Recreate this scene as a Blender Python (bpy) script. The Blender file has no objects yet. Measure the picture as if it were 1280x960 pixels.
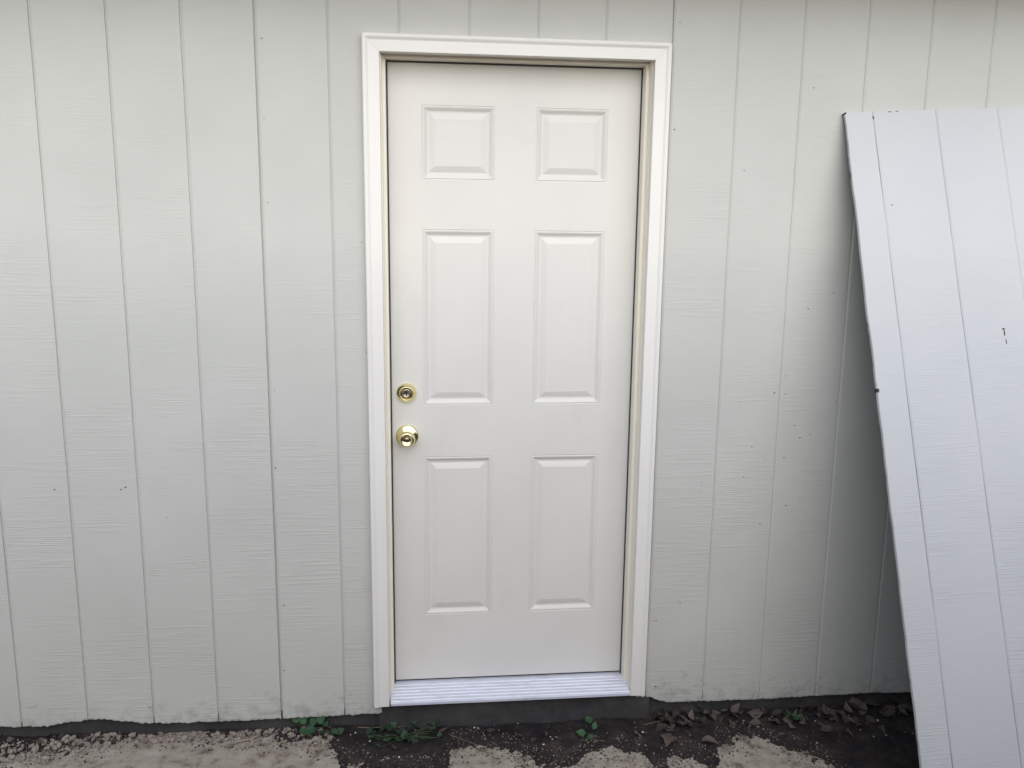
import bpy, bmesh, math, random
import numpy as np
from mathutils import Vector, Matrix, Quaternion

random.seed(7)
scene = bpy.context.scene
IN = 0.0254

# ------------------------------------------------------------------ camera
cam_data = bpy.data.cameras.new("camera")
cam_data.sensor_fit = 'HORIZONTAL'
cam_data.sensor_width = 36.0
cam_data.lens = 36.0 * 1060.0 / 1280.0
cam_data.clip_start = 0.02
cam_data.clip_end = 500.0
cam = bpy.data.objects.new("camera", cam_data)
scene.collection.objects.link(cam)
CR = Vector((0.9949, -0.1004, 0.0113)); CU = Vector((0.0067, 0.1774, 0.9841)); CF = Vector((0.1008, 0.9790, -0.1772))
m = Matrix(((CR.x, CU.x, -CF.x), (CR.y, CU.y, -CF.y), (CR.z, CU.z, -CF.z)))
q = m.to_quaternion(); q.normalize()
cam.matrix_world = Matrix.Translation((0.4763, -2.6143, 1.5125)) @ q.to_matrix().to_4x4()
scene.camera = cam

# ------------------------------------------------------------------ sky and sun (soft, open shade)
SUN_EL, SUN_AZ = math.radians(29), math.radians(4)   # azimuth from -Y towards +X (light comes from in front of the wall)
world = bpy.data.worlds.new("World"); scene.world = world
world.use_nodes = True
wn = world.node_tree; wn.nodes.clear()
sky = wn.nodes.new("ShaderNodeTexSky"); sky.sky_type = 'NISHITA'; sky.sun_disc = False
sky.sun_elevation = SUN_EL
sky.air_density = 1.0; sky.dust_density = 0.6; sky.ozone_density = 2.0
hs = wn.nodes.new("ShaderNodeHueSaturation"); hs.inputs['Saturation'].default_value = 0.55
bg = wn.nodes.new("ShaderNodeBackground"); bg.inputs['Strength'].default_value = 0.14
wo = wn.nodes.new("ShaderNodeOutputWorld")
wn.links.new(sky.outputs[0], hs.inputs['Color']); wn.links.new(hs.outputs[0], bg.inputs[0]); wn.links.new(bg.outputs[0], wo.inputs[0])
sun_data = bpy.data.lights.new("sun", 'SUN'); sun_data.energy = 1.5; sun_data.angle = math.radians(80)
sun_data.color = (1.0, 0.95, 0.90)
sun = bpy.data.objects.new("sun", sun_data); scene.collection.objects.link(sun)
sdir = Vector((math.sin(SUN_AZ) * math.cos(SUN_EL), -math.cos(SUN_AZ) * math.cos(SUN_EL), math.sin(SUN_EL)))
sun.rotation_euler = sdir.to_track_quat('Z', 'Y').to_euler()
sky.sun_rotation = math.atan2(sdir.x, sdir.y)

vs = scene.view_settings
vs.view_transform = 'Standard'; vs.look = 'None'; vs.gamma = 1.0; vs.use_curve_mapping = False
vs.exposure = 0.5

# ------------------------------------------------------------------ helpers
COL = scene.collection

def link(name, me, mat=None, parent=None):
    o = bpy.data.objects.new(name, me); COL.objects.link(o)
    if mat is not None and me is not None and len(me.materials) == 0: me.materials.append(mat)
    if parent is not None: o.parent = parent
    return o

def thing(name, label, cat, loc=(0, 0, 0), group=None):
    o = bpy.data.objects.new(name, None); COL.objects.link(o)
    o.location = loc; o.empty_display_size = 0.1
    return tag(o, label, cat, group)

def tag(o, label=None, cat=None, group=None, kind=None):
    if label: o["label"] = label
    if cat: o["category"] = cat
    if group: o["group"] = group
    if kind: o["kind"] = kind
    return o

def mesh(name, verts, faces, smooth=False):
    me = bpy.data.meshes.new(name)
    me.from_pydata([tuple(v) for v in verts], [], faces)
    if smooth:
        me.polygons.foreach_set("use_smooth", [True] * len(me.polygons))
    me.update()
    return me

def fix_normals(me):
    bm = bmesh.new(); bm.from_mesh(me)
    bmesh.ops.recalc_face_normals(bm, faces=bm.faces); bm.to_mesh(me); bm.free(); me.update()
    return me

def box_mesh(name, x0, x1, y0, y1, z0, z1, bevel=0.0):
    bm = bmesh.new()
    bmesh.ops.create_cube(bm, size=1.0)
    for v in bm.verts:
        v.co = Vector(((x0 + x1) / 2 + v.co.x * (x1 - x0), (y0 + y1) / 2 + v.co.y * (y1 - y0), (z0 + z1) / 2 + v.co.z * (z1 - z0)))
    if bevel > 0:
        bmesh.ops.bevel(bm, geom=bm.edges[:], offset=bevel, segments=2, affect='EDGES', profile=0.6)
    me = bpy.data.meshes.new(name); bm.to_mesh(me); bm.free()
    return me

def grid_faces(nr, nc, flip=False):
    f = []
    for r in range(nr - 1):
        for c in range(nc - 1):
            a = r * nc + c
            q4 = (a, a + 1, a + nc + 1, a + nc)
            f.append(q4[::-1] if flip else q4)
    return f

def lathe(name, prof, seg=40, axis_origin=(0, 0, 0)):
    """prof: (radius, out) pairs, out measured along -Y from the origin"""
    ox, oy, oz = axis_origin
    V, F = [], []
    for r, h in prof:
        for s in range(seg):
            a = 2 * math.pi * s / seg
            V.append((ox + r * math.cos(a), oy - h, oz + r * math.sin(a)))
    n = len(prof)
    for i in range(n - 1):
        for s in range(seg):
            t = (s + 1) % seg
            F.append((i * seg + s, i * seg + t, (i + 1) * seg + t, (i + 1) * seg + s))
    F.append(tuple(range((n - 1) * seg, n * seg)))
    return fix_normals(mesh(name, V, F, True))

_rng = np.random.RandomState(11)
_T = _rng.rand(256, 256)
def vnoise(x, y):
    x = np.asarray(x, float); y = np.asarray(y, float)
    xi = np.floor(x).astype(int); yi = np.floor(y).astype(int)
    fx = x - xi; fy = y - yi
    fx = fx * fx * (3 - 2 * fx); fy = fy * fy * (3 - 2 * fy)
    g = lambda a, b: _T[a & 255, b & 255]
    return ((g(xi, yi) * (1 - fx) + g(xi + 1, yi) * fx) * (1 - fy) + (g(xi, yi + 1) * (1 - fx) + g(xi + 1, yi + 1) * fx) * fy)
def fbm(x, y, o=4, gain=0.5):
    s = 0; a = 1; t = 0
    for i in range(o):
        s = s + a * (vnoise(x * 2 ** i + 17.3 * i, y * 2 ** i + 9.1 * i) - 0.5); t += a; a *= gain
    return s / t * 2      # about -1..1

# ------------------------------------------------------------------ materials
def new_mat(name, base, rough=0.5, metal=0.0, spec=0.5):
    mt = bpy.data.materials.new(name); mt.use_nodes = True
    nt = mt.node_tree; b = nt.nodes["Principled BSDF"]
    b.inputs['Base Color'].default_value = (*base, 1); b.inputs['Roughness'].default_value = rough
    b.inputs['Metallic'].default_value = metal; b.inputs['Specular IOR Level'].default_value = spec
    return mt, nt, b

def N(nt, kind, **kw):
    n = nt.nodes.new(kind)
    for k, v in kw.items():
        if k in n.inputs: n.inputs[k].default_value = v
        else: setattr(n, k, v)
    return n

def coords(nt, scale=(1, 1, 1), rnd=False):
    tc = N(nt, "ShaderNodeTexCoord"); mp = N(nt, "ShaderNodeMapping")
    mp.inputs['Scale'].default_value = scale
    nt.links.new(tc.outputs['Object'], mp.inputs['Vector'])
    if rnd:
        oi = N(nt, "ShaderNodeObjectInfo"); mu = N(nt, "ShaderNodeMath", operation='MULTIPLY'); mu.inputs[1].default_value = 37.0
        cb = N(nt, "ShaderNodeCombineXYZ")
        nt.links.new(oi.outputs['Random'], mu.inputs[0])
        for i in range(3): nt.links.new(mu.outputs[0], cb.inputs[i])
        nt.links.new(cb.outputs[0], mp.inputs['Location'])
    return mp.outputs[0]

def noise(nt, vec, scale, detail=4, rough=0.5):
    n = N(nt, "ShaderNodeTexNoise"); n.inputs['Scale'].default_value = scale
    n.inputs['Detail'].default_value = detail; n.inputs['Roughness'].default_value = rough
    nt.links.new(vec, n.inputs['Vector']); return n.outputs['Fac']

def ramp(nt, fac, stops):
    r = N(nt, "ShaderNodeValToRGB"); e = r.color_ramp.elements
    while len(e) < len(stops): e.new(0.5)
    for el, (p, c) in zip(e, stops):
        el.position = p; el.color = (*c, 1) if len(c) == 3 else c
    nt.links.new(fac, r.inputs[0]); return r.outputs[0]

def math2(nt, op, a, b):
    n = N(nt, "ShaderNodeMath", operation=op)
    for i, v in enumerate((a, b)):
        if isinstance(v, (int, float)): n.inputs[i].default_value = v
        else: nt.links.new(v, n.inputs[i])
    return n.outputs[0]

def bump(nt, b, h, strength, dist):
    n = N(nt, "ShaderNodeBump"); n.inputs['Strength'].default_value = strength; n.inputs['Distance'].default_value = dist
    nt.links.new(h, n.inputs['Height']); nt.links.new(n.outputs[0], b.inputs['Normal'])

def siding_paint(name, c0, c1, rough=0.55):
    """exterior paint over rough-sawn plywood: short horizontal saw marks, faint blotches, a few scuffs"""
    mt, nt, b = new_mat(name, c0, rough, spec=0.35)
    v1 = coords(nt, (1, 1, 1)); blot = noise(nt, v1, 2.3, 5, 0.6)
    col = ramp(nt, blot, [(0.35, c0), (0.68, c1)])
    vs_ = coords(nt, (7.0, 7.0, 215), True)
    st = noise(nt, vs_, 1.0, 2, 0.5)
    streak = ramp(nt, st, [(0.52, (0, 0, 0)), (0.63, (1, 1, 1))])
    vm = coords(nt, (3.0, 3.0, 7.0), True); mk = noise(nt, vm, 1.0, 2, 0.5)
    mask = ramp(nt, mk, [(0.42, (0.10, 0.10, 0.10)), (0.60, (1, 1, 1))])
    fine = noise(nt, coords(nt, (30, 30, 420), True), 1.0, 2, 0.5)
    grit = noise(nt, v1, 420, 2, 0.6)
    h = math2(nt, 'MULTIPLY', streak, mask)
    h2 = math2(nt, 'ADD', h, math2(nt, 'MULTIPLY', fine, 0.22))
    h3 = math2(nt, 'ADD', h2, math2(nt, 'MULTIPLY', grit, 0.10))
    # grain bump fades with height, imitating light that grazes the lower part more
    tcz = N(nt, "ShaderNodeTexCoord"); sp = N(nt, "ShaderNodeSeparateXYZ"); nt.links.new(tcz.outputs['Object'], sp.inputs[0])
    mr = N(nt, "ShaderNodeMapRange"); nt.links.new(sp.outputs['Z'], mr.inputs['Value'])
    for nm, vv_ in (('From Min', 0.5), ('From Max', 1.7), ('To Min', 1.0), ('To Max', 0.30)): mr.inputs[nm].default_value = vv_
    bump(nt, b, math2(nt, 'MULTIPLY', h3, mr.outputs[0]), 0.46, 0.0013)
    # dirt splashes low on the wall and rare scuffs
    sc = noise(nt, coords(nt, (9, 9, 22), True), 1.0, 5, 0.7)
    scf = ramp(nt, sc, [(0.70, (0, 0, 0)), (0.80, (0.35, 0.35, 0.35))])
    mx = N(nt, "ShaderNodeMix", data_type='RGBA'); mx.inputs[7].default_value = (c0[0] * 0.72, c0[1] * 0.72, c0[2] * 0.74, 1)
    nt.links.new(scf, mx.inputs[0]); nt.links.new(col, mx.inputs[6])
    # mud splashed up from the soil onto the bottom hand's breadth
    mz = N(nt, "ShaderNodeMapRange"); nt.links.new(sp.outputs['Z'], mz.inputs['Value'])
    for nm, vv_ in (('From Min', -0.09), ('From Max', 0.16), ('To Min', 0.56), ('To Max', 0.18)): mz.inputs[nm].default_value = vv_
    mud = math2(nt, 'MULTIPLY', ramp(nt, math2(nt, 'ADD', noise(nt, coords(nt, (26, 26, 34), True), 1.0, 6, 0.72), math2(nt, 'SUBTRACT', mz.outputs[0], 0.5)), [(0.46, (0, 0, 0)), (0.66, (1, 1, 1))]), 0.42)
    mx2 = N(nt, "ShaderNodeMix", data_type='RGBA'); mx2.inputs[7].default_value = (0.20, 0.185, 0.165, 1)
    nt.links.new(mud, mx2.inputs[0]); nt.links.new(mx.outputs[2], mx2.inputs[6]); nt.links.new(mx2.outputs[2], b.inputs['Base Color'])
    return mt

M = {}
M['siding'] = siding_paint("siding_paint", (0.520, 0.523, 0.492), (0.558, 0.559, 0.528))
M['panel'] = siding_paint("loose_panel_paint", (0.51, 0.525, 0.54), (0.54, 0.552, 0.562))

def trim_paint(name, c, rough=0.4, b_amt=0.12):
    mt, nt, b = new_mat(name, c, rough, spec=0.4)
    v = coords(nt); n1 = noise(nt, v, 3.0, 4, 0.55)
    nt.links.new(ramp(nt, n1, [(0.3, tuple(x * 0.955 for x in c)), (0.7, c)]), b.inputs['Base Color'])
    bump(nt, b, noise(nt, coords(nt, (160, 160, 9)), 1.0, 3, 0.5), b_amt, 0.0006)
    return mt
M['trim'] = trim_paint("trim_paint", (0.80, 0.778, 0.745), 0.38)
M['jamb'] = trim_paint("jamb_paint", (0.90, 0.85, 0.74), 0.42)
M['door'] = trim_paint("door_paint", (0.705, 0.688, 0.652), 0.42, 0.08)
nt = M['door'].node_tree; b = nt.nodes["Principled BSDF"]
lk = b.inputs['Base Color'].links[0].from_socket
sm = ramp(nt, noise(nt, coords(nt, (7, 7, 4)), 1.0, 7, 0.74), [(0.56, (0, 0, 0)), (0.74, (0.30, 0.30, 0.30))])
mxd = N(nt, "ShaderNodeMix", data_type='RGBA'); mxd.inputs[7].default_value = (0.58, 0.55, 0.50, 1)
nt.links.new(sm, mxd.inputs[0]); nt.links.new(lk, mxd.inputs[6]); nt.links.new(mxd.outputs[2], b.inputs['Base Color'])
nt.links.new(ramp(nt, noise(nt, coords(nt, (5, 5, 5)), 1.0, 5, 0.7), [(0.3, (0.34, 0.34, 0.34)), (0.7, (0.52, 0.52, 0.52))]), b.inputs['Roughness'])
M['dark'] = new_mat("weatherstrip_rubber", (0.03, 0.03, 0.035), 0.6)[0]

mt, nt, b = new_mat("mill_aluminium", (0.74, 0.765, 0.86), 0.5, 0.3)
bump(nt, b, noise(nt, coords(nt, (6, 300, 300)), 1.0, 2, 0.5), 0.15, 0.0006); M['alu'] = mt
nt.links.new(ramp(nt, noise(nt, coords(nt, (14, 60, 60)), 1.0, 6, 0.75), [(0.34, (0.60, 0.61, 0.67)), (0.50, (0.71, 0.735, 0.84)), (0.7, (0.74, 0.77, 0.89))]), b.inputs['Base Color'])

mt, nt, b = new_mat("polished_brass", (0.88, 0.79, 0.45), 0.10, 1.0)
nz = noise(nt, coords(nt), 60, 3, 0.6)
nt.links.new(ramp(nt, nz, [(0.3, (0.09, 0.09, 0.09)), (0.75, (0.22, 0.22, 0.22))]), b.inputs['Roughness']); M['brass'] = mt
M['keyway'] = new_mat("keyway_dark", (0.02, 0.018, 0.015), 0.5, 0.3)[0]
M['nickel'] = new_mat("worn_cylinder_metal", (0.34, 0.30, 0.24), 0.32, 1.0)[0]

def rough_mat(name, stops, scale, bump_s, bump_d, rough=0.9, bscale=60):
    mt, nt, b = new_mat(name, stops[0][1], rough, spec=0.15)
    v = coords(nt)
    a = noise(nt, v, scale, 6, 0.65)
    nt.links.new(ramp(nt, a, stops), b.inputs['Base Color'])
    bump(nt, b, noise(nt, v, bscale, 6, 0.7), bump_s, bump_d)
    return mt
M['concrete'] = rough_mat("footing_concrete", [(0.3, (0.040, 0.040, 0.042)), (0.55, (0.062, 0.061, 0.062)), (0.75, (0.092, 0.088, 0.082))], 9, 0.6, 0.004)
M['sand'] = rough_mat("pale_packed_dirt", [(0.34, (0.17, 0.138, 0.112)), (0.47, (0.34, 0.295, 0.248)), (0.68, (0.43, 0.385, 0.335))], 20, 0.5, 0.003, bscale=150)
M['soil'] = rough_mat("dark_soil", [(0.30, (0.018, 0.016, 0.018)), (0.52, (0.036, 0.030, 0.031)), (0.72, (0.072, 0.056, 0.048))], 14, 0.9, 0.006, bscale=110)
M['yard'] = rough_mat("brown_yard_dirt", [(0.3, (0.05, 0.042, 0.03)), (0.7, (0.10, 0.085, 0.06))], 3, 0.6, 0.01)
M['clod'] = rough_mat("pale_clod", [(0.3, (0.20, 0.165, 0.14)), (0.7, (0.38, 0.33, 0.285))], 50, 0.5, 0.002)
M['brown'] = rough_mat("brown_crumb", [(0.3, (0.07, 0.055, 0.047)), (0.7, (0.17, 0.14, 0.115))], 60, 0.5, 0.002)
M['chip'] = new_mat("white_chip", (0.72, 0.72, 0.70), 0.6)[0]
M['plywood'] = rough_mat("raw_plywood_edge", [(0.3, (0.09, 0.075, 0.055)), (0.7, (0.17, 0.14, 0.10))], 30, 0.5, 0.002)
M['nail'] = new_mat("rusty_nail_head", (0.05, 0.038, 0.03), 0.7, 0.3)[0]
M['shade_fencewood'] = rough_mat("shade_fence_wood", [(0.3, (0.10, 0.085, 0.07)), (0.7, (0.18, 0.155, 0.13))], 5, 0.4, 0.003)
M['roof'] = rough_mat("roof_shingle", [(0.3, (0.05, 0.05, 0.055)), (0.7, (0.10, 0.10, 0.105))], 30, 0.6, 0.004)
M['bark'] = rough_mat("dry_twig", [(0.3, (0.10, 0.08, 0.065)), (0.7, (0.22, 0.18, 0.145))], 60, 0.4, 0.002)
M['stick'] = rough_mat("bleached_stick", [(0.3, (0.26, 0.22, 0.18)), (0.7, (0.40, 0.35, 0.29))], 60, 0.4, 0.002)

def leaf_mat(name, c0, c1, rough=0.55):
    mt, nt, b = new_mat(name, c0, rough, spec=0.3)
    oi = N(nt, "ShaderNodeObjectInfo"); a = noise(nt, coords(nt), 45, 4, 0.6)
    f = math2(nt, 'ADD', math2(nt, 'MULTIPLY', a, 0.5), math2(nt, 'MULTIPLY', oi.outputs['Random'], 0.5))
    nt.links.new(ramp(nt, f, [(0.25, c0), (0.75, c1)]), b.inputs['Base Color'])
    return mt
M['deadleaf'] = leaf_mat("dead_leaf", (0.034, 0.027, 0.026), (0.125, 0.098, 0.086), 0.65)
M['greenleaf'] = leaf_mat("green_leaf", (0.025, 0.065, 0.030), (0.055, 0.125, 0.055))
M['darkleaf'] = leaf_mat("dark_green_leaf", (0.022, 0.040, 0.024), (0.045, 0.085, 0.045))
M['stem'] = new_mat("green_stem", (0.06, 0.09, 0.04), 0.6)[0]

# ------------------------------------------------------------------ ground
def ground_base(x):
    """ground level along the wall: a little higher at the left"""
    t = np.clip((x + 0.25) / 0.7, 0, 1); t = t * t * (3 - 2 * t)
    return -0.122 * (1 - t) - 0.146 * t

def spaced(lo, hi, fine, far):
    a = list(np.arange(lo, hi + 1e-6, fine)); s = fine; x = hi
    up = []
    while x < far: s *= 1.25; x += s; up.append(x)
    s = fine; x = lo; dn = []
    while x > -far: s *= 1.25; x -= s; dn.append(x)
    return np.array(dn[::-1] + a + up)

BD = [(-3.2, -0.05), (-1.349, -0.027), (-0.871, -0.038), (-0.787, -0.012), (-0.64, -0.011), (-0.529, 0.028), (-0.412, 0.059), (-0.255, 0.05), (-0.098, 0.046), (0.04, -0.002), (0.122, -0.035), (0.172, -0.07), (0.205, -0.176), (0.23, -0.147), (0.265, -0.142), (0.301, -0.21), (0.437, -0.245), (0.527, -0.197), (0.555, -0.102), (0.644, -0.088), (0.746, -0.131), (0.804, -0.17), (0.838, -0.223), (0.938, -0.231), (0.98, -0.172), (1.058, -0.153), (1.135, -0.164), (1.174, -0.198), (1.188, -0.285), (1.215, -0.271), (1.25, -0.208), (1.322, -0.205), (1.365, -0.259), (1.399, -0.237), (1.447, -0.155), (1.511, -0.129), (1.58, -0.13), (1.642, -0.18), (1.705, -0.22), (1.751, -0.267), (1.771, -0.318), (1.796, -0.41), (1.95, -0.649), (2.28, -0.826), (4.5, -1.0)]
BX = np.array([p[0] for p in BD]); BY = np.array([p[1] for p in BD])
def soil_edge(x):
    return np.interp(x, BX, BY) - 1.55 * (ground_base(x) + 0.145)

def pale_z(x, y):
    near = np.exp(-((y + 0.2) / 3.0) ** 2)
    z = ground_base(x) + 0.010 * fbm(x * 2.2, y * 2.2, 3) * near + 0.0028 * fbm(x * 26, y * 26, 4)
    return z
def soil_z(x, y):
    s = y - soil_edge(x) + 0.034 * fbm(x * 17 + 5, y * 17, 4, 0.6) + 0.022 * fbm(x * 75 + 2, y * 75, 2, 0.6)
    lift = np.clip(s * 0.20, -0.030, 0.013)
    z = ground_base(x) + 0.001 + lift + 0.007 * fbm(x * 9 + 31, y * 9, 3) + 0.0060 * fbm(x * 55, y * 55 + 13, 4, 0.62)
    # the soil sheet dives under the pale dirt far from the wall
    return z - 0.05 * np.clip((-y - 0.9) / 0.5, 0, 1) - 0.05 * np.clip((np.abs(x - 0.5) - 3.0) / 0.4, 0, 1)

xs = spaced(-3.0, 4.0, 0.05, 60.0); ys = spaced(-3.0, 0.06, 0.05, 60.0)
X, Y = np.meshgrid(xs, ys)
Z = pale_z(X, Y)
me = mesh("ground", np.stack([X.ravel(), Y.ravel(), Z.ravel()], 1), grid_faces(len(ys), len(xs)), True)
me.vertices.foreach_set("co", np.stack([X.ravel(), Y.ravel(), Z.ravel() - 0.02], 1).ravel()); me.update()
ground = link("ground", me, M['yard']); ground["kind"] = "structure"
xs = np.concatenate([np.arange(-3.4, -1.2, 0.05), np.arange(-1.2, 2.5, 0.008), np.arange(2.5, 4.6, 0.05)])
ys = np.concatenate([np.arange(-1.3, -0.5, 0.03), np.arange(-0.5, 0.10, 0.008)])
X, Y = np.meshgrid(xs, ys)
Z = pale_z(X, Y) - 0.06 * np.clip((-Y - 0.95 + 0.12 * fbm(X * 3, Y * 3, 4)) / 0.3, 0, 1)
path = link("dirt_path", mesh("dirt_path", np.stack([X.ravel(), Y.ravel(), Z.ravel()], 1), grid_faces(len(ys), len(xs)), True), M['sand']); path["kind"] = "structure"

xs = np.concatenate([np.arange(-3.2, -1.3, 0.04), np.arange(-1.3, 2.6, 0.0045), np.arange(2.6, 4.4, 0.04)])
ys = np.concatenate([np.arange(-1.4, -0.5, 0.03), np.arange(-0.5, 0.10, 0.0045)])
X, Y = np.meshgrid(xs, ys)
me = mesh("soil_bed", np.stack([X.ravel(), Y.ravel(), soil_z(X, Y).ravel()], 1), grid_faces(len(ys), len(xs)), True)
soil = link("soil_bed", me, M['soil']); soil["kind"] = "structure"

def top_z(x, y):
    return float(max(pale_z(np.float64(x), np.float64(y)), soil_z(np.float64(x), np.float64(y))))

# ------------------------------------------------------------------ the shed wall
PITCH = 8 * IN
ZT = 2.34
wall = thing("garden_shed", "long pale grey shed wall of vertically grooved painted siding above a concrete footing", "shed", (0, 0, 0))

def bottom_profile(x):
    base = np.interp(x, [-3, -0.95, -0.88, -0.81, -0.72, -0.66, -0.60, -0.54, -0.47, -0.41, -0.2, 0.0, 0.29, 1.235, 1.26, 1.30, 1.63, 1.83, 2.05, 2.2, 4],
                     [-0.066, -0.064, -0.060, -0.066, -0.063, -0.054, -0.050, -0.052, -0.068, -0.072, -0.077, -0.075, -0.074, -0.058, -0.070, -0.081, -0.085, -0.081, -0.080, -0.086, -0.084])
    ch = np.interp(x, [-1.2, -0.9, -0.4, 0.3, 0.31, 1.2, 1.4, 4], [0.006, 0.008, 0.007, 0.004, 0.003, 0.004, 0.003, 0.003])
    return base + ch * fbm(x * 30 + 3, x * 0 + 2.2, 4, 0.6)

def board_mesh(x0, x1, ztop, bottom_fn, limits=None, chl=0.0062, chr_=0.0006, depth=0.010, wob=0.0009, seed=0.0, nz=46, relief=0.0007):
    """one strip of a grooved sheet: front at y=0, chamfered edges, ragged bottom"""
    zs = list(np.linspace(0.0, ztop, nz))
    low = [-0.9, -0.6, -0.3]     # fractions of the way down to the bottom edge
    rows = [('b', 1.0), ('b', 0.93), ('b', 0.8), ('b', 0.5)] + [('z', z) for z in zs]
    if limits:
        rows = [r for r in rows if not (r[0] == 'z' and abs(r[1] - limits[2]) < 0.02)] + [('z', limits[2]), ('z', limits[2] + 0.0006)]
        rows.sort(key=lambda r: -1 - r[1] if r[0] == 'b' else r[1])
    NC = 40
    V = []
    for kind, val in rows:
        zz = val if kind == 'z' else -0.07 * val
        a = x0 + wob * fbm(zz * 5 + seed, 3.3 + seed, 3); c = x1 + wob * fbm(zz * 5 + seed + 40, 8.1, 3)
        if limits and zz <= limits[2]: a = max(a, limits[0]); c = min(c, limits[1])
        us = np.linspace(a + chl, c - chr_, NC)
        xx = np.concatenate([[a, a], us, [c, c]])
        yy = np.concatenate([[depth, 0.0026], np.zeros(NC), [0.0006, depth]])
        yy[2:-2] += relief * fbm(us * 3 + seed, us * 0 + zz * 2.0, 3)
        if kind == 'z': z = np.full(xx.shape, zz)
        else:
            bz = bottom_fn(xx); z = bz * val
            if val > 0.9: yy[2:-2] += (0.0025 if val > 0.97 else 0.0) * (0.6 + 0.4 * np.sin(us * 300))
        V += list(zip(xx, yy, z))
    nc = NC + 4; F = grid_faces(len(rows), nc)
    # close the bottom edge: back row
    base = len(V)
    for i in range(nc): V.append((V[i][0], depth, V[i][2] + 0.001))
    for i in range(nc - 1): F.append((i + 1, i, base + i, base + i + 1))
    me = mesh("siding_board", V, F, False)
    return fix_normals(me)

GAP = 0.0085
DOOR_L, DOOR_R, DOOR_T = 0.322, 1.186, 2.045
for s in range(-2, 3):
    k0 = s * 6
    xa, xb = k0 * PITCH, (k0 + 6) * PITCH
    # the back layer of the sheet shows as the floor of its grooves
    if s == 0:
        bm = bmesh.new()
        for (a, c, z0, z1) in ((xa - 0.0008, DOOR_L + 0.004, -0.05, ZT), (DOOR_R - 0.004, xb - 0.0085, -0.05, ZT), (DOOR_L + 0.0041, DOOR_R - 0.0041, DOOR_T - 0.004, ZT)):
            bmesh.ops.create_cube(bm, size=1.0, matrix=Matrix.Translation(((a + c) / 2, 0.0115, (z0 + z1) / 2)) @ Matrix.Diagonal((c - a, 0.0150, z1 - z0, 1)))
        me = bpy.data.meshes.new("siding_sheet"); bm.to_mesh(me); bm.free()
    else:
        me = box_mesh("siding_sheet", xa - 0.0008, xb - 0.0085, 0.0040, 0.019, -0.05, ZT)
    sheet = link("siding_sheet", me, M['siding'], wall)
    link("shiplap_edge", box_mesh("shiplap_edge", xb - 0.0084, xb - 0.0009, 0.0075, 0.018, -0.05, ZT), M['siding'], sheet)
    for k in range(k0, k0 + 6):
        gl = -0.0008 if k == k0 else -0.0012
        gr = 0.0058 if k == k0 + 5 else 0.0042
        lim = None
        if k == 1: lim = (-9, DOOR_L, DOOR_T)
        if k == 5: lim = (DOOR_R, 9, DOOR_T)
        x0, x1 = k * PITCH + gl, (k + 1) * PITCH - gr
        if k in (2, 3, 4):
            me = board_mesh(x0, x1, ZT - DOOR_T + 0.0, lambda x: x * 0 - 0.001, seed=k * 3.7, nz=8)
            me.transform(Matrix.Translation((0, 0, DOOR_T)))
        else:
            me = board_mesh(x0, x1, ZT, bottom_profile, lim, seed=k * 3.7)
        link("siding_board", me, M['siding'], sheet)

# nails and pock marks, tiny and uncountable: one part
NAILS = [(0.014, 1.826), (0.016, 1.588), (0.016, 2.046), (0.286, 1.475), (0.294, 1.142), (-0.653, 0.722), (-0.459, 0.718), (-0.445, 0.725), (-0.329, 0.625), (-0.419, -0.016), (0.017, 0.321), (0.014, 1.024), (0.008, 0.779), (0.009, 0.096), (1.665, 1.956), (1.236, 2.131), (1.233, 1.823), (1.46, 1.706), (1.377, 0.706), (1.376, 0.676), (1.671, 0.62), (1.719, 0.638), (1.586, 0.557), (1.435, 0.386), (1.324, 0.284), (1.244, 0.223), (1.251, -0.018), (1.413, -0.002), (1.78, 1.33), (1.699, 1.278), (1.639, 1.06), (1.605, 1.004), (1.643, 1.001), (1.491, 0.976), (1.818, 0.973), (1.738, 0.863), (1.703, 0.853), (1.681, 0.894), (1.541, 0.823), (1.59, 0.781), (1.653, 0.786), (1.518, 0.722), (1.839, 0.711)]
def nail_mesh(name, pts, seed=3):
    rr = random.Random(seed); V, F = [], []
    for x, z in pts:
        r = rr.uniform(0.0015, 0.0036); n = 7; b0 = len(V)
        for j in range(n):
            a = 2 * math.pi * j / n; q1 = r * rr.uniform(0.7, 1.15)
            V.append((x + q1 * math.cos(a), 0.001, z + q1 * math.sin(a) * 0.85))
        for j in range(n):
            V.append((x + 0.6 * (V[b0 + j][0] - x), -0.0014, z + 0.6 * (V[b0 + j][2] - z)))
        for j in range(n):
            t = (j + 1) % n; F.append((b0 + j, b0 + t, b0 + n + t, b0 + n + j))
        F.append(tuple(b0 + n + j for j in range(n)))
    return fix_normals(mesh(name, V, F))
o = link("nail_heads", nail_mesh("nail_heads", NAILS), M['nail'], wall); o["kind"] = "stuff"

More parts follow.
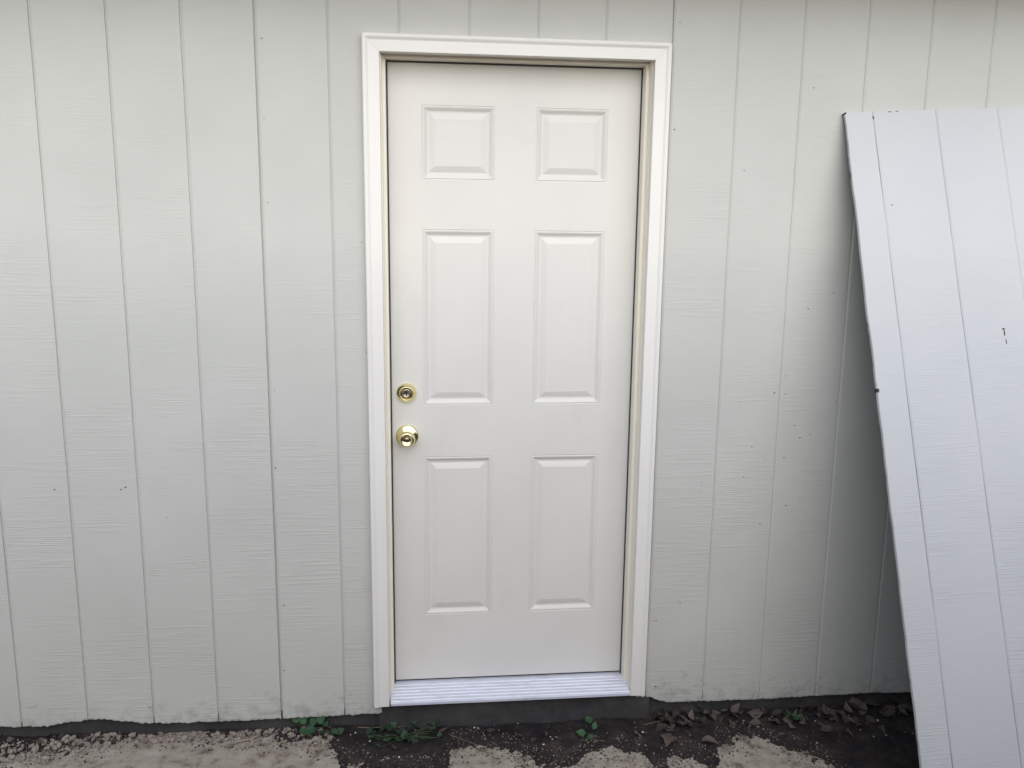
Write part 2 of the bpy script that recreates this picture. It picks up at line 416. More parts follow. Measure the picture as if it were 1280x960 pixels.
# concrete footing under the siding
def footing_mesh(name, x0, x1, yf, ztop, zbot, yb=0.25):
    n = max(8, int((x1 - x0) / 0.02)); us = np.linspace(x0, x1, n); zs = np.linspace(zbot, ztop, 9); V = []
    for z in zs:
        yy = yf + 0.005 * fbm(us * 9, us * 0 + z * 20, 4) - 0.0
        V += list(zip(us, yy, np.full(n, z) + (0.003 * fbm(us * 20, us * 0 + 1, 3) if z == zs[-1] else 0)))
    F = grid_faces(len(zs), n); b0 = len(V)
    V += [(u, yb, ztop) for u in us]
    o_ = (len(zs) - 1) * n
    for i in range(n - 1): F.append((o_ + i, o_ + i + 1, b0 + i + 1, b0 + i))
    b1 = len(V); V += [(x0, yb, zbot), (x1, yb, zbot)]
    F.append(tuple([r * n for r in range(len(zs))] + [b0, b1])); F.append(tuple([r * n + n - 1 for r in range(len(zs))] + [b0 + n - 1, b1 + 1]))
    return fix_normals(mesh(name, V, F))
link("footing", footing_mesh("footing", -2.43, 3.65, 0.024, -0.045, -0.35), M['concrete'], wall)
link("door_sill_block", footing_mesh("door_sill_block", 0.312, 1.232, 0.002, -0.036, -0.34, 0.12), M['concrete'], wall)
# eave, roof, and the sides that close the shed
link("soffit", box_mesh("soffit", -2.60, 3.82, -0.34, 0.03, 2.345, 2.360), M['siding'], wall)
link("fascia", box_mesh("fascia", -2.62, 3.84, -0.362, -0.342, 2.325, 2.42, 0.003), M['trim'], wall)
link("roof", fix_normals(mesh("roof", [(-2.7, -0.42, 2.422), (3.92, -0.42, 2.422), (3.92, 3.2, 3.29), (-2.7, 3.2, 3.29), (-2.7, -0.42, 2.45), (3.92, -0.42, 2.45), (3.92, 3.2, 3.32), (-2.7, 3.2, 3.32)], [(0, 1, 2, 3), (4, 5, 6, 7), (0, 1, 5, 4), (1, 2, 6, 5), (2, 3, 7, 6), (3, 0, 4, 7)])), M['roof'], wall)
for xx in (-2.436, 3.646):
    sg = -1 if xx < 0 else 1
    link("side_wall", fix_normals(mesh("side_wall", [(xx, 0.021, -0.1), (xx, 3.0, -0.1), (xx, 3.0, 3.22), (xx, 0.021, 2.52), (xx - sg * 0.03, 0.021, -0.1), (xx - sg * 0.03, 3.0, -0.1), (xx - sg * 0.03, 3.0, 3.22), (xx - sg * 0.03, 0.021, 2.52)], [(0, 1, 2, 3), (4, 5, 6, 7), (0, 1, 5, 4), (1, 2, 6, 5), (2, 3, 7, 6), (3, 0, 4, 7)])), M['siding'], wall)
link("back_wall", box_mesh("back_wall", -2.43, 3.64, 3.0, 3.03, -0.1, 3.15), M['siding'], wall)

# ------------------------------------------------------------------ the door
SX0, SX1, SY, SZ1 = 0.3611, 1.1501, 0.083, 2.0165
door = thing("entry_door", "closed off-white six panel entry door with brass knob, set in white brick moulding", "door", (0, 0, 0)); door["kind"] = "thing"
PX = [(0.106, 0.331), (0.459, 0.684)]
PZ = [(0.233, 0.785), (0.956, 1.516), (1.666, 1.888)]
def slab_mesh():
    xc = sorted({0, SX1 - SX0, *[v for p in PX for v in p]}); zc = sorted({0.0, SZ1, *[v for p in PZ for v in p]})
    bm = bmesh.new(); vd = {}
    def vv(i, j):
        if (i, j) not in vd: vd[i, j] = bm.verts.new((SX0 + xc[i], SY, zc[j]))
        return vd[i, j]
    for i in range(len(xc) - 1):
        for j in range(len(zc) - 1):
            if any(abs(xc[i] - a) < 1e-6 for a, _ in PX) and any(abs(zc[j] - a) < 1e-6 for a, _ in PZ): continue
            bm.faces.new([vv(i, j), vv(i + 1, j), vv(i + 1, j + 1), vv(i, j + 1)])
    n = len(xc) - 1; k = len(zc) - 1
    c = [bm.verts.new((x, SY + 0.044, z)) for x, z in ((SX0, 0), (SX1, 0), (SX1, SZ1), (SX0, SZ1))]
    bm.faces.new(c)
    bm.faces.new([vv(i, 0) for i in range(n + 1)] + [c[1], c[0]])
    bm.faces.new([vv(i, k) for i in range(n + 1)] + [c[2], c[3]])
    bm.faces.new([vv(0, j) for j in range(k + 1)] + [c[3], c[0]])
    bm.faces.new([vv(n, j) for j in range(k + 1)] + [c[2], c[1]])
    bmesh.ops.recalc_face_normals(bm, faces=bm.faces)
    me = bpy.data.meshes.new("door_slab"); bm.to_mesh(me); bm.free(); return me
slab = link("door_slab", slab_mesh(), M['door'], door)
PROF = [(0, 0), (0.0012, 0.0014), (0.0030, 0.0016), (0.0050, -0.0002), (0.0080, 0.0006), (0.0115, 0.0030), (0.0150, 0.0058), (0.0180, 0.0074), (0.0215, 0.0078), (0.0245, 0.0076), (0.0260, 0.0068), (0.0330, 0.0044), (0.0400, 0.0024), (0.0430, 0.0018), (0.0445, 0.0020)]
def panel_mesh(w, h):
    V, F = [], []
    for d, dep in PROF:
        V += [(d, dep, d), (w - d, dep, d), (w - d, dep, h - d), (d, dep, h - d)]
    for i in range(len(PROF) - 1):
        for s in range(4):
            t = (s + 1) % 4; F.append((i * 4 + s, i * 4 + t, i * 4 + 4 + t, i * 4 + 4 + s))
    k = (len(PROF) - 1) * 4; F.append((k, k + 1, k + 2, k + 3))
    return mesh("raised_panel", V, F)
for (za, zb) in PZ:
    me = panel_mesh(PX[0][1] - PX[0][0], zb - za)
    for (xa, xb) in PX:
        o = link("raised_panel", me, M['door'], slab); o.location = (SX0 + xa, SY, za)

# jambs with their stops, mitre-free like a real prehung frame
CY = -0.030          # front of the casing
JX0, JX1, JZ = 0.3530, 1.1578, 2.0215
link("side_jamb", box_mesh("side_jamb", JX0 - 0.022, JX0, 0.000, 0.150, -0.034, JZ + 0.02, 0.001), M['jamb'], door)
link("side_jamb", box_mesh("side_jamb", JX1, JX1 + 0.022, 0.000, 0.150, -0.034, JZ + 0.02, 0.001), M['jamb'], door)
link("head_jamb", box_mesh("head_jamb", JX0 + 0.0002, JX1 - 0.0002, 0.0005, 0.150, JZ, JZ + 0.02, 0.001), M['jamb'], door)
ST = 0.0095
link("door_stop", box_mesh("door_stop", JX0 - 0.001, JX0 + ST, 0.034, 0.0765, -0.012, JZ - 0.0005, 0.0015), M['jamb'], door)
link("door_stop", box_mesh("door_stop", JX1 - ST, JX1 + 0.001, 0.034, 0.0765, -0.012, JZ - 0.0005, 0.0015), M['jamb'], door)
link("head_stop", box_mesh("head_stop", JX0 + ST + 0.0003, JX1 - ST - 0.0003, 0.0345, 0.0765, JZ - ST, JZ + 0.001, 0.0015), M['jamb'], door)
link("weatherstrip", box_mesh("weatherstrip", JX0 + 0.001, JX0 + ST + 0.0045, 0.0768, 0.0826, -0.010, JZ - 0.001), M['dark'], door)
link("weatherstrip", box_mesh("weatherstrip", JX1 - ST - 0.0030, JX1 - 0.001, 0.0768, 0.0826, -0.010, JZ - 0.001), M['dark'], door)
link("weatherstrip", box_mesh("weatherstrip", JX0 + ST + 0.005, JX1 - ST - 0.0035, 0.0769, 0.0825, JZ - ST - 0.004, JZ - 0.001), M['dark'], door)
link("door_sweep", box_mesh("door_sweep", SX0 + 0.006, SX1 - 0.006, 0.088, 0.120, -0.012, -0.0004), M['dark'], door)

# brick moulding
CX0, CX1, CZ, CB = 0.3490, 1.1590, 2.0165, -0.0341
CW = 0.0500
CP = [(0.0, 0.004), (0.0, 0.0245), (0.0012, 0.0258), (0.0280, 0.0262), (0.0310, 0.0260), (0.0340, 0.0268), (0.0370, 0.0288), (0.0400, 0.0303), (0.0435, 0.0308), (0.0470, 0.0300), (0.0490, 0.0285), (0.0500, 0.0260), (0.0500, -0.002)]
def leg_casing(xin, sg, zb):
    V = []
    for u, h in CP: V.append((xin + sg * u, -h, zb))
    for u, h in CP: V.append((xin + sg * u, -h, CZ + u - 0.0002))
    n = len(CP); F = [(i, i + 1, n + i + 1, n + i) for i in range(n - 1)] + [(n - 1, 0, n, 2 * n - 1)]
    F.append(tuple(range(n))); F.append(tuple(range(n, 2 * n)))
    return fix_normals(mesh("side_casing", V, F))
link("side_casing", leg_casing(CX0, -1, CB), M['trim'], door)
link("side_casing", leg_casing(CX1, 1, CB), M['trim'], door)
V = [(CX0 - u, -h, CZ + u + 0.0002) for u, h in CP] + [(CX1 + u, -h, CZ + u + 0.0002) for u, h in CP]
n = len(CP); F = [(i, i + 1, n + i + 1, n + i) for i in range(n - 1)] + [(n - 1, 0, n, 2 * n - 1), tuple(range(n)), tuple(range(n, 2 * n))]
link("head_casing", fix_normals(mesh("head_casing", V, F)), M['trim'], door)

# ribbed aluminium threshold
ry0, rz0, ry1, rz1 = 0.125, -0.006, -0.033, -0.0185
prof = [(ry0, -0.034), (ry0, rz0 + 0.000)]
prof += [(0.078, rz0 - 0.0015)]
nr = 6
for i in range(nr):
    a = 0.072 + (ry1 + 0.006 - 0.072) * i / nr; c = 0.072 + (ry1 + 0.006 - 0.072) * (i + 1) / nr
    za = -0.0075 + (rz1 + 0.0075) * i / nr; zc = -0.0075 + (rz1 + 0.0075) * (i + 1) / nr
    d = (c - a)
    prof += [(a + d * 0.05, za - 0.0010), (a + d * 0.20, za + 0.0010), (a + d * 0.62, za + (zc - za) * 0.6 + 0.0010), (a + d * 0.80, zc - 0.0010)]
prof += [(ry1 + 0.003, rz1), (ry1, rz1 - 0.002), (ry1, rz1 - 0.0100), (ry1 + 0.004, rz1 - 0.0110), (ry1 + 0.03, -0.034)]
V = [(0.3535, y, z) for y, z in prof] + [(1.1573, y, z) for y, z in prof]
n = len(prof); F = [(i, i + 1, n + i + 1, n + i) for i in range(n - 1)] + [(n - 1, 0, n, 2 * n - 1), tuple(range(n)), tuple(range(n, 2 * n))]
link("threshold", fix_normals(mesh("threshold", V, F)), M['alu'], door)

# brass deadbolt and knob
dx, dz = SX0 + 0.0525, 0.9975
db = link("deadbolt", lathe("deadbolt", [(0.0325, 0.0), (0.0325, 0.003), (0.0310, 0.006), (0.0225, 0.0160), (0.0215, 0.0172), (0.0200, 0.0172), (0.0190, 0.0150), (0.0188, 0.0120), (0.001, 0.0120)], axis_origin=(dx, SY, dz)), M['brass'], door)
cy = link("key_cylinder", lathe("key_cylinder", [(0.0155, 0.0125), (0.0155, 0.0150), (0.0145, 0.0160), (0.0090, 0.0160), (0.0085, 0.0150), (0.0008, 0.0150)], 32, (dx, SY, dz)), M['nickel'], db)
link("keyhole", box_mesh("keyhole", dx - 0.0016, dx + 0.0016, SY - 0.0158, SY - 0.0140, dz - 0.0065, dz + 0.0050), M['keyway'], db)
kx, kz = SX0 + 0.0535, 0.8560
kn = link("door_knob", lathe("door_knob", [(0.0115, 0.012), (0.0115, 0.026), (0.0135, 0.030), (0.0200, 0.0345), (0.0245, 0.0400), (0.0265, 0.0465), (0.0262, 0.0530), (0.0240, 0.0590), (0.0205, 0.0625), (0.0180, 0.0630), (0.0165, 0.0618), (0.0120, 0.0580), (0.0080, 0.0570), (0.0006, 0.0570)], 48, (kx, SY, kz)), M['brass'], door)
link("rosette", lathe("rosette", [(0.0365, 0.0), (0.0365, 0.0035), (0.0350, 0.0060), (0.0300, 0.0085), (0.0240, 0.0110), (0.0180, 0.0145), (0.0130, 0.0155), (0.0110, 0.0155)], 48, (kx, SY, kz)), M['brass'], kn)
link("key_cylinder", lathe("key_cylinder", [(0.0072, 0.0565), (0.0072, 0.0595), (0.0062, 0.0602), (0.0005, 0.0602)], 24, (kx, SY, kz)), M['nickel'], kn)
link("keyhole", box_mesh("keyhole", kx - 0.0011, kx + 0.0011, SY - 0.0606, SY - 0.0590, kz - 0.0042, kz + 0.0036), M['keyway'], kn)

# ------------------------------------------------------------------ loose siding panel leaning on the wall
A = Vector((0.9986, -0.0062, 0.0533)); Bv = Vector((0.0491, -0.2953, -0.9542)); A.normalize(); Bv = (Bv - A * Bv.dot(A)).normalized()
Nn = A.cross(Bv)                   # into the wall
if Nn.y < 0: Nn = -Nn
LH = 2.125
panel = thing("leaning_siding_panel", "loose white grooved plywood siding panel leaning against the wall right of the door", "panel")
rot = Matrix(((A.x, Nn.x, -Bv.x), (A.y, Nn.y, -Bv.y), (A.z, Nn.z, -Bv.z))).to_4x4()
top_left = Vector((1.7615, -0.016, 1.8844))
panel.matrix_world = Matrix.Translation(top_left + Bv * LH) @ rot      # origin: bottom left corner; local x along, z up the panel
FX = [0.0] + [0.0926 + i * PITCH for i in range(6)] + [1.219]
def panel_bottom(x): return -0.002 + 0.004 * fbm(x * 25, x * 0 + 7, 3)
def panel_board(x0, x1, first, seed):
    NC, NR = 30, 70
    V = []; zs = np.concatenate([np.linspace(0, LH - 0.012, NR), [LH - 0.006, LH - 0.0015, LH]])
    for j, z in enumerate(zs):
        a = x0 + 0.0010 * float(fbm(np.float64(z * 5 + seed), np.float64(seed), 3)); c = x1 + 0.0010 * float(fbm(np.float64(z * 5 + seed + 30), np.float64(2 + seed), 3))
        if first: a = x0 + 0.0052 * float(fbm(np.float64(z * 6), np.float64(5.5), 5, 0.70)) + 0.006 * math.exp(-((LH - z) / 0.06) ** 2) * 0
        us = np.linspace(a + (0.0015 if first else 0.0045), c - 0.0006, NC); xx = np.concatenate([[a, a], us, [c, c]])
        yy = np.concatenate([[0.0105, 0.0015 if first else 0.0018], np.zeros(NC), [0.0006, 0.0095]])
        yy[2:-2] += 0.0008 * fbm(us * 3 + seed, us * 0 + z * 2, 3)
        zz = np.full(xx.shape, z)
        if j == 0: zz = zz + panel_bottom(xx)
        if j == len(zs) - 1: zz = zz + 0.0022 * fbm(xx * 30 + 9, xx * 0 + 4.4, 4, 0.65); yy[2:-2] += 0.002
        V += list(zip(xx, yy, zz))
    nc = NC + 4; F = grid_faces(len(zs), nc)
    b0 = len(V); t0 = (len(zs) - 1) * nc
    V += [(V[t0 + i][0], 0.011, V[t0 + i][2] - 0.0005) for i in range(nc)]
    F += [(t0 + i, t0 + i + 1, b0 + i + 1, b0 + i) for i in range(nc - 1)]
    return fix_normals(mesh("siding_board", V, F))
# the back veneers: dark raw edge at the left, ragged
NR = 120; zs = np.linspace(0.0, LH - 0.001, NR); V = []
for z in zs:
    e = 0.0022 + 0.0052 * float(fbm(np.float64(z * 6), np.float64(5.5), 5, 0.70)) + 0.0018 * float(fbm(np.float64(z * 70), np.float64(1.5), 3))
    V += [(e, 0.0062, z), (e - 0.0018, 0.0085, z), (e - 0.0006, 0.0150, z), (1.217, 0.0150, z), (1.217, 0.0062, z)]
F = []
for r in range(NR - 1):
    for s in range(5):
        t = (s + 1) % 5; F.append((r * 5 + s, r * 5 + t, r * 5 + 5 + t, r * 5 + 5 + s))
F += [tuple(range(5)), tuple(range((NR - 1) * 5, NR * 5))]
backing = link("panel_backing", fix_normals(mesh("panel_backing", V, F)), M['panel'], panel)
backing.data.materials.append(M['plywood'])
for p in backing.data.polygons:
    cx = sum(backing.data.vertices[i].co.x for i in p.vertices) / len(p.vertices)
    cyy = sum(backing.data.vertices[i].co.y for i in p.vertices) / len(p.vertices)
    if cx < 0.02 or cyy > 0.0145: p.material_index = 1
for i in range(len(FX) - 1):
    me = panel_board(FX[i] + (0 if i == 0 else -0.0010), FX[i + 1] - (0 if i == len(FX) - 2 else 0.0030), i == 0, 2.1 + i * 4.3)
    link("siding_board", me, M['panel'], panel)
def blob(name, pts, mat, parent, y0=0.001, y1=-0.0012, seed=1):
    rr = random.Random(seed); V, F = [], []
    for (x, z, rx, rz) in pts:
        n = 8; b0 = len(V)
        ring = [(rx * math.cos(2 * math.pi * j / n) * rr.uniform(0.6, 1.2), rz * math.sin(2 * math.pi * j / n) * rr.uniform(0.6, 1.2)) for j in range(n)]
        V += [(x + a, y0, z + c) for a, c in ring] + [(x + 0.6 * a, y1, z + 0.6 * c) for a, c in ring]
        for j in range(n):
            t = (j + 1) % n; F.append((b0 + j, b0 + t, b0 + n + t, b0 + n + j))
        F.append(tuple(b0 + n + j for j in range(n)))
    return link(name, fix_normals(mesh(name, V, F)), mat, parent)
blob("bark_scar", [(0.419, LH - 0.712, 0.0026, 0.017), (0.421, LH - 0.738, 0.0020, 0.013), (0.418, LH - 0.700, 0.0065, 0.0035)], M['nail'], panel, seed=5)
blob("edge_knot", [(0.003, LH - 0.862, 0.006, 0.011)], M['nail'], panel, 0.012, -0.0018, seed=8)
blob("chipped_corner", [(0.003, LH - 0.004, 0.005, 0.006)], M['nail'], panel, 0.012, -0.0016, seed=9)
o = blob("nail_heads", [(0.090, LH - 0.020, 0.003, 0.008), (0.115, LH - 0.300, 0.0025, 0.003), (0.145, LH - 0.0035, 0.010, 0.002), (0.168, LH - 0.003, 0.007, 0.0018), (0.62, LH - 0.5, 0.003, 0.003), (0.75, LH - 1.1, 0.003, 0.003)], M['nail'], panel, seed=10); o["kind"] = "stuff"

# ------------------------------------------------------------------ litter at the foot of the wall
def leaf_mesh(name, L, W, curl, fold, seed, lobes=0.0, nl=9):
    rr = random.Random(seed); V = []
    ts = [i / (nl - 1) for i in range(nl)]
    bend = rr.uniform(-0.25, 0.25)
    for t in ts:
        w = W * 0.5 * (math.sin(math.pi * min(1, t ** 0.70)) ** 1.15 if 0 < t < 1 else 0.03) * (1 + lobes * math.sin(t * 17 + seed))
        x = L * t; yc = L * bend * t * t; z = curl * L * (t - 0.5) ** 2 * 2
        for s in (-1, -0.5, 0, 0.5, 1):
            V.append((x, yc + s * w, z + fold * abs(s) * w + 0.0012 * rr.uniform(-1, 1)))
    return mesh(name, V, grid_faces(nl, 5), True)
DEAD = [leaf_mesh("dead_leaf", 1.0, rr_[0], rr_[1], rr_[2], i + 20, rr_[3]) for i, rr_ in enumerate([(0.55, 0.25, 0.3, 0.08), (0.45, -0.3, 0.5, 0.0), (0.7, 0.3, -0.3, 0.12), (0.62, 0.5, 0.2, 0.05), (0.5, 0.15, 0.7, 0.1), (0.8, -0.35, 0.2, 0.15)])]
for me in DEAD: me.materials.append(M['deadleaf'])
def dead_leaf(x, y, L, yaw, tilt, roll, v, label, group=None, lift=0.006):
    o = bpy.data.objects.new("dead_leaf", DEAD[v % len(DEAD)]); COL.objects.link(o)
    o.scale = (L, L, L); o.rotation_euler = (roll, tilt, yaw)
    o.location = (x, y, top_z(x, y) + lift)
    return tag(o, label, "leaf", group)
rl = random.Random(5)
special = [(1.520, -0.010, 0.050, 0.3, -0.3, 0.5, 0, "broad dull brown dead leaf lying against the footing, left of the pointed green weed"),
           (1.655, -0.045, 0.052, 0.2, -0.2, 0.3, 4, "pale brown dead leaf lying just left of the pointed green weed"),
           (1.365, -0.055, 0.036, 1.0, -0.6, 0.6, 2, "small upright curled tan leaf in the soil right of the door"),
           (1.365, -0.160, 0.060, -0.4, -0.1, 0.2, 1, "long brown dead leaf on the edge of the pale dirt patch"),
           (1.960, 0.000, 0.048, 0.1, -0.3, 0.4, 5, "squarish brown dead leaf near the footing, midway between weed and leaning panel"),
           (1.925, -0.060, 0.048, 1.2, -0.3, 0.2, 3, "dull brown dead leaf just below the squarish leaf near the footing"),
           (2.040, -0.075, 0.050, -0.6, -0.4, 0.3, 0, "dark dead leaf standing on edge beside the leaning panel's foot"),
           (2.140, 0.005, 0.055, 0.2, -0.3, 0.3, 2, "dark dead leaf nearest the leaning panel under the siding edge")]
for x, y, L, yaw, ti, ro, v, lab in special: dead_leaf(x, y, L, yaw, ti, ro, v, lab, lift=0.012)
for i in range(110):
    x = rl.uniform(1.24, 2.2); y = rl.uniform(-0.085, 0.012) if rl.random() < 0.8 else rl.uniform(-0.16, -0.07)
    if y < soil_edge(np.float64(x)) + 0.02: continue
    dead_leaf(x, y, rl.uniform(0.024, 0.062), rl.uniform(0, 6.28), rl.uniform(-0.35, 0.25), rl.uniform(-0.5, 0.6), i, "dark brown dead leaf among the litter along the wall right of the door", "dead leaves right of the door", rl.uniform(0.004, 0.014))
for i in range(26):
    x = rl.uniform(0.30, 1.2); y = rl.uniform(-0.13, -0.03)
    if y < soil_edge(np.float64(x)) + 0.02: continue
    dead_leaf(x, y, rl.uniform(0.015, 0.034), rl.uniform(0, 6.28), rl.uniform(-0.4, 0.3), rl.uniform(-0.4, 0.5), i, "small brown dead leaf on the dark soil below the threshold", "dead leaves below the door", rl.uniform(0.003, 0.008))
for i in range(14):
    x = rl.uniform(-0.95, -0.2); y = rl.uniform(-0.06, 0.01)
    dead_leaf(x, y, rl.uniform(0.018, 0.036), rl.uniform(0, 6.28), rl.uniform(-0.5, 0.3), rl.uniform(-0.4, 0.6), i, "dark dead leaf on the soil under the chipped siding left of the door", "dead leaves left of the door", rl.uniform(0.003, 0.010))

# twigs
def tube_mesh(name, pts, r0, r1, seg=6):
    V, F = [], []
    P = [Vector(p) for p in pts]
    for i, p in enumerate(P):
        d = (P[min(i + 1, len(P) - 1)] - P[max(i - 1, 0)]).normalized(); u = d.orthogonal().normalized(); w = d.cross(u)
        r = r0 + (r1 - r0) * i / (len(P) - 1)
        for s in range(seg):
            a = 2 * math.pi * s / seg; V.append(p + u * r * math.cos(a) + w * r * math.sin(a))
    for i in range(len(P) - 1):
        for s in range(seg):
            t = (s + 1) % seg; F.append((i * seg + s, i * seg + t, (i + 1) * seg + t, (i + 1) * seg + s))
    F += [tuple(range(seg))[::-1], tuple(range((len(P) - 1) * seg, len(P) * seg))]
    return mesh(name, V, F, True)
def twig(a, c, r, mat, label, lift=0.006, rise=0.0, sd=1):
    rr = random.Random(sd); pts = []
    for i in range(6):
        t = i / 5; x = a[0] + (c[0] - a[0]) * t; y = a[1] + (c[1] - a[1]) * t
        pts.append((x + rr.uniform(-1, 1) * 0.003, y + rr.uniform(-1, 1) * 0.003, top_z(a[0], a[1]) * (1 - t) + top_z(c[0], c[1]) * t + lift + rise * t + rr.uniform(-1, 1) * 0.002))
    org = Vector(pts[0])
    o = link("twig", tube_mesh("twig", [Vector(p) - org for p in pts], r, r * 0.6), mat); o.location = org
    return tag(o, label, "twig")
twig((0.245, -0.005), (0.400, 0.004), 0.0022, M['bark'], "thin grey twig lying flat by the footing below the door's left casing", sd=1)
twig((-0.150, -0.055), (-0.075, -0.015), 0.0045, M['stick'], "short pale stick on the rubble left of the green ivy clump", sd=2)
twig((0.545, -0.050), (0.640, -0.105), 0.0016, M['bark'], "dark thin twig crossing the soil below the threshold's left half", sd=3)
twig((0.62, -0.10), (0.70, -0.185), 0.0014, M['bark'], "dark thin twig lying on the pale dirt below the threshold's middle", sd=4)
twig((2.06, -0.055), (2.19, -0.03), 0.0015, M['bark'], "thin dry stalk rising towards the siding edge beside the leaning panel", rise=0.035, sd=5)
twig((1.20, -0.05), (1.29, -0.03), 0.0016, M['bark'], "short grey twig in the soil below the door's right casing", sd=6)

# green weeds
def weed(name, x, y, leaves, mat, label, stemr=0.0012):
    z0 = top_z(x, y) - 0.004
    t = thing(name, label, "plant", (x, y, z0))
    for i, (lx, ly, lz, L, W, yaw, tilt, roll) in enumerate(leaves):
        mid = Vector((lx * 0.4, ly * 0.4, lz * 0.75)); tip = Vector((lx, ly, lz))
        link("stem", tube_mesh("stem", [(lx * 0.05, ly * 0.05, 0), mid, tip], stemr, stemr * 0.7, 5), M['stem'], t)
        o = link("leaf", leaf_mesh("leaf", L, W, 0.25, 0.25, 60 + i), mat, t)
        o.location = tip; o.rotation_euler = (roll, tilt, yaw)
    return t
rw = random.Random(9)
def bunch(n, sx, sy, h0, h1, L0, L1, ar, up=0.2, offset=(0, 0)):
    out = []
    for i in range(n):
        lx = rw.uniform(-sx, sx); ly = rw.uniform(-sy, sy)
        L = rw.uniform(L0, L1); yaw = rw.uniform(0, 6.28)
        out.append((lx + offset[0], ly + offset[1], rw.uniform(h0, h1), L, L * ar, yaw, rw.uniform(-up - 0.5, up * 0.5), rw.uniform(0.2, 0.9) * (1 if rw.random() < .7 else -0.3)))
    return out
weed("ivy_weed", 0.065, 0.000, [(-0.038, 0.010, 0.040, 0.034, 0.034, 0.2, -0.3, 0.7), (-0.012, 0.0, 0.034, 0.030, 0.030, 0.6, -0.3, 0.7), (0.020, 0.006, 0.030, 0.036, 0.034, 0.1, -0.2, 0.6), (0.012, -0.022, 0.018, 0.040, 0.036, -0.3, -0.2, 0.5), (-0.005, -0.030, 0.012, 0.032, 0.030, 0.9, -0.1, 0.5), (0.045, 0.0, 0.034, 0.032, 0.03, 0.2, -0.5, 0.7), (0.065, -0.010, 0.020, 0.03, 0.028, 1.4, -0.2, 0.5)], M['greenleaf'], "bright green round-leaved weed at the footing left of the door")
weed("ivy_weed", 0.395, -0.050, bunch(44, 0.125, 0.050, 0.004, 0.034, 0.018, 0.040, 0.72) , M['darkleaf'], "wide low clump of dark green weeds below the threshold's left end")
weed("ivy_weed", 1.005, -0.065, [(0.0, 0.035, 0.020, 0.030, 0.026, 0.1, -0.3, 0.6), (-0.012, -0.030, 0.014, 0.034, 0.026, 3.0, -0.2, -0.5), (0.014, -0.018, 0.022, 0.030, 0.018, 0.7, -0.5, 0.5), (0.0, -0.032, 0.010, 0.026, 0.022, -1.2, 0.1, 0.3)], M['greenleaf'], "tiny two-leaved green seedling below the threshold's right half")
weed("pointed_weed", 1.722, -0.060, [(0.0, 0.0, 0.008, 0.045, 0.014, a, -0.5, 0.2) for a in (0.1, 0.8, 1.7, 2.6, 3.5, 4.3, 5.2, 5.8)], M['greenleaf'], "green weed with narrow pointed leaves among dead leaves right of the door")
weed("ivy_weed", 0.16, -0.03, bunch(7, 0.035, 0.02, 0.006, 0.022, 0.018, 0.028, 0.85), M['darkleaf'], "small dark green weed between the bright weed and the door casing")

# crumbs, clods and white chips: nobody could count them
def scatter(name, n, fn, rmin, rmax, mat, seed, sub=1, squash=0.7):
    rr = random.Random(seed); bm0 = bmesh.new(); bmesh.ops.create_icosphere(bm0, subdivisions=sub, radius=1.0)
    base = np.array([v.co[:] for v in bm0.verts]); fcs = [tuple(v.index for v in f.verts) for f in bm0.faces]; bm0.free()
    V = []; F = []; rs = np.random.RandomState(seed); c = 0
    for i in range(n):
        p = fn(rr)
        if p is None: continue
        x, y = p; r = rmin + (rmax - rmin) * rr.random() ** 2.5
        d = base * (1 + 0.85 * (rs.rand(len(base), 1) - 0.5)) * np.array([r * rr.uniform(0.7, 1.3), r * rr.uniform(0.7, 1.2), r * squash])
        a = rr.uniform(0, 6.28); ca, sa = math.cos(a), math.sin(a)
        d = np.stack([d[:, 0] * ca - d[:, 1] * sa, d[:, 0] * sa + d[:, 1] * ca, d[:, 2]], 1)
        V.append(d + np.array([x, y, top_z(x, y) + r * 0.25])); F += [tuple(j + c for j in f) for f in fcs]; c += len(base)
    return link(name, mesh(name, np.concatenate(V), F), mat)
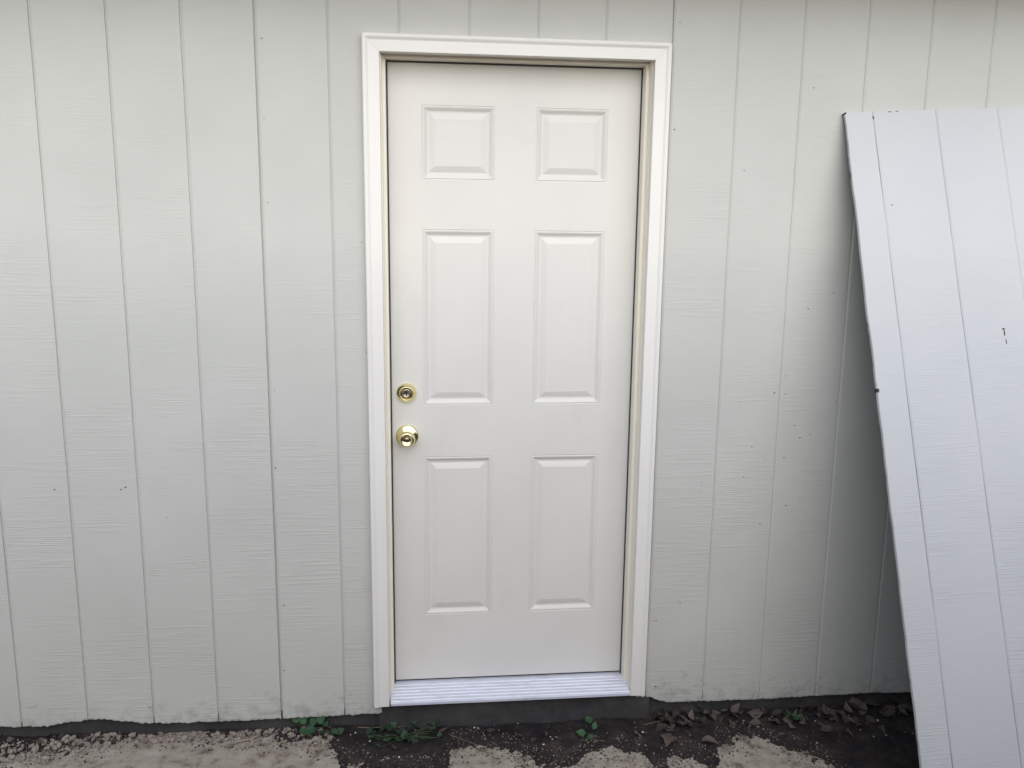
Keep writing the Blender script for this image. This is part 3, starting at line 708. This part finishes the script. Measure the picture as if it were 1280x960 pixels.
def along(x0, x1, lo, hi):
    def fn(rr):
        x = rr.uniform(x0, x1); y = float(soil_edge(np.float64(x))) + rr.uniform(lo, hi)
        return (x, y) if y < 0.015 else None
    return fn
tag(scatter("dirt_clods", 1500, along(-1.1, 0.16, -0.05, 0.050), 0.0015, 0.0115, M['clod'], 1, 1), "pale crumbly clods of dirt along the soil edge left of the door", "dirt", kind="stuff")
tag(scatter("soil_crumbs", 4200, along(-1.2, 2.1, -0.10, 0.12), 0.0007, 0.0036, M['soil'], 2), "dark crumbs of soil strewn along the foot of the wall", "soil", kind="stuff")
tag(scatter("brown_crumbs", 2600, along(-1.2, 2.0, -0.06, 0.06), 0.0008, 0.0042, M['brown'], 8), "mid-brown crumbs where pale dirt and dark soil meet", "dirt", kind="stuff")
tag(scatter("pale_grit", 2600, along(-1.2, 1.9, -0.05, 0.08), 0.0007, 0.0034, M['clod'], 3), "pale grit strewn over the edge of the dark soil", "grit", kind="stuff")
def chips(rr):
    x = rr.uniform(0.2, 2.2) if rr.random() < 0.85 else rr.uniform(-0.9, 0.2); y = rr.uniform(-0.20, 0.0)
    return (x, y) if y > soil_edge(np.float64(x)) - 0.01 else None
tag(scatter("white_chips", 90, chips, 0.0010, 0.0036, M['chip'], 4, 1, 0.6), "tiny white chips scattered on the dark soil below the wall", "chips", kind="stuff")

# ------------------------------------------------------------------ unseen board fence, added behind the camera to darken the lower wall
fence = thing("added_shade_fence", "added unseen grey-brown board fence that blocks light from the lower shed wall", "fence", (0.5, -3.05, -0.15))
fb = box_mesh("shade_fence_board", -0.069, 0.069, -0.009, 0.009, 0.03, 1.56, 0.003); fb.materials.append(M['shade_fencewood'])
for i in range(62):
    o = bpy.data.objects.new("shade_fence_board", fb); COL.objects.link(o); o.parent = fence
    o.location = (-4.4 + i * 0.1445, 0.002 * ((i * 7) % 5), 0.012 * ((i * 5) % 4)); 
for z in (0.35, 1.25):
    link("shade_fence_rail", box_mesh("shade_fence_rail", -4.5, 4.5, -0.055, -0.012, z, z + 0.09), M['shade_fencewood'], fence)
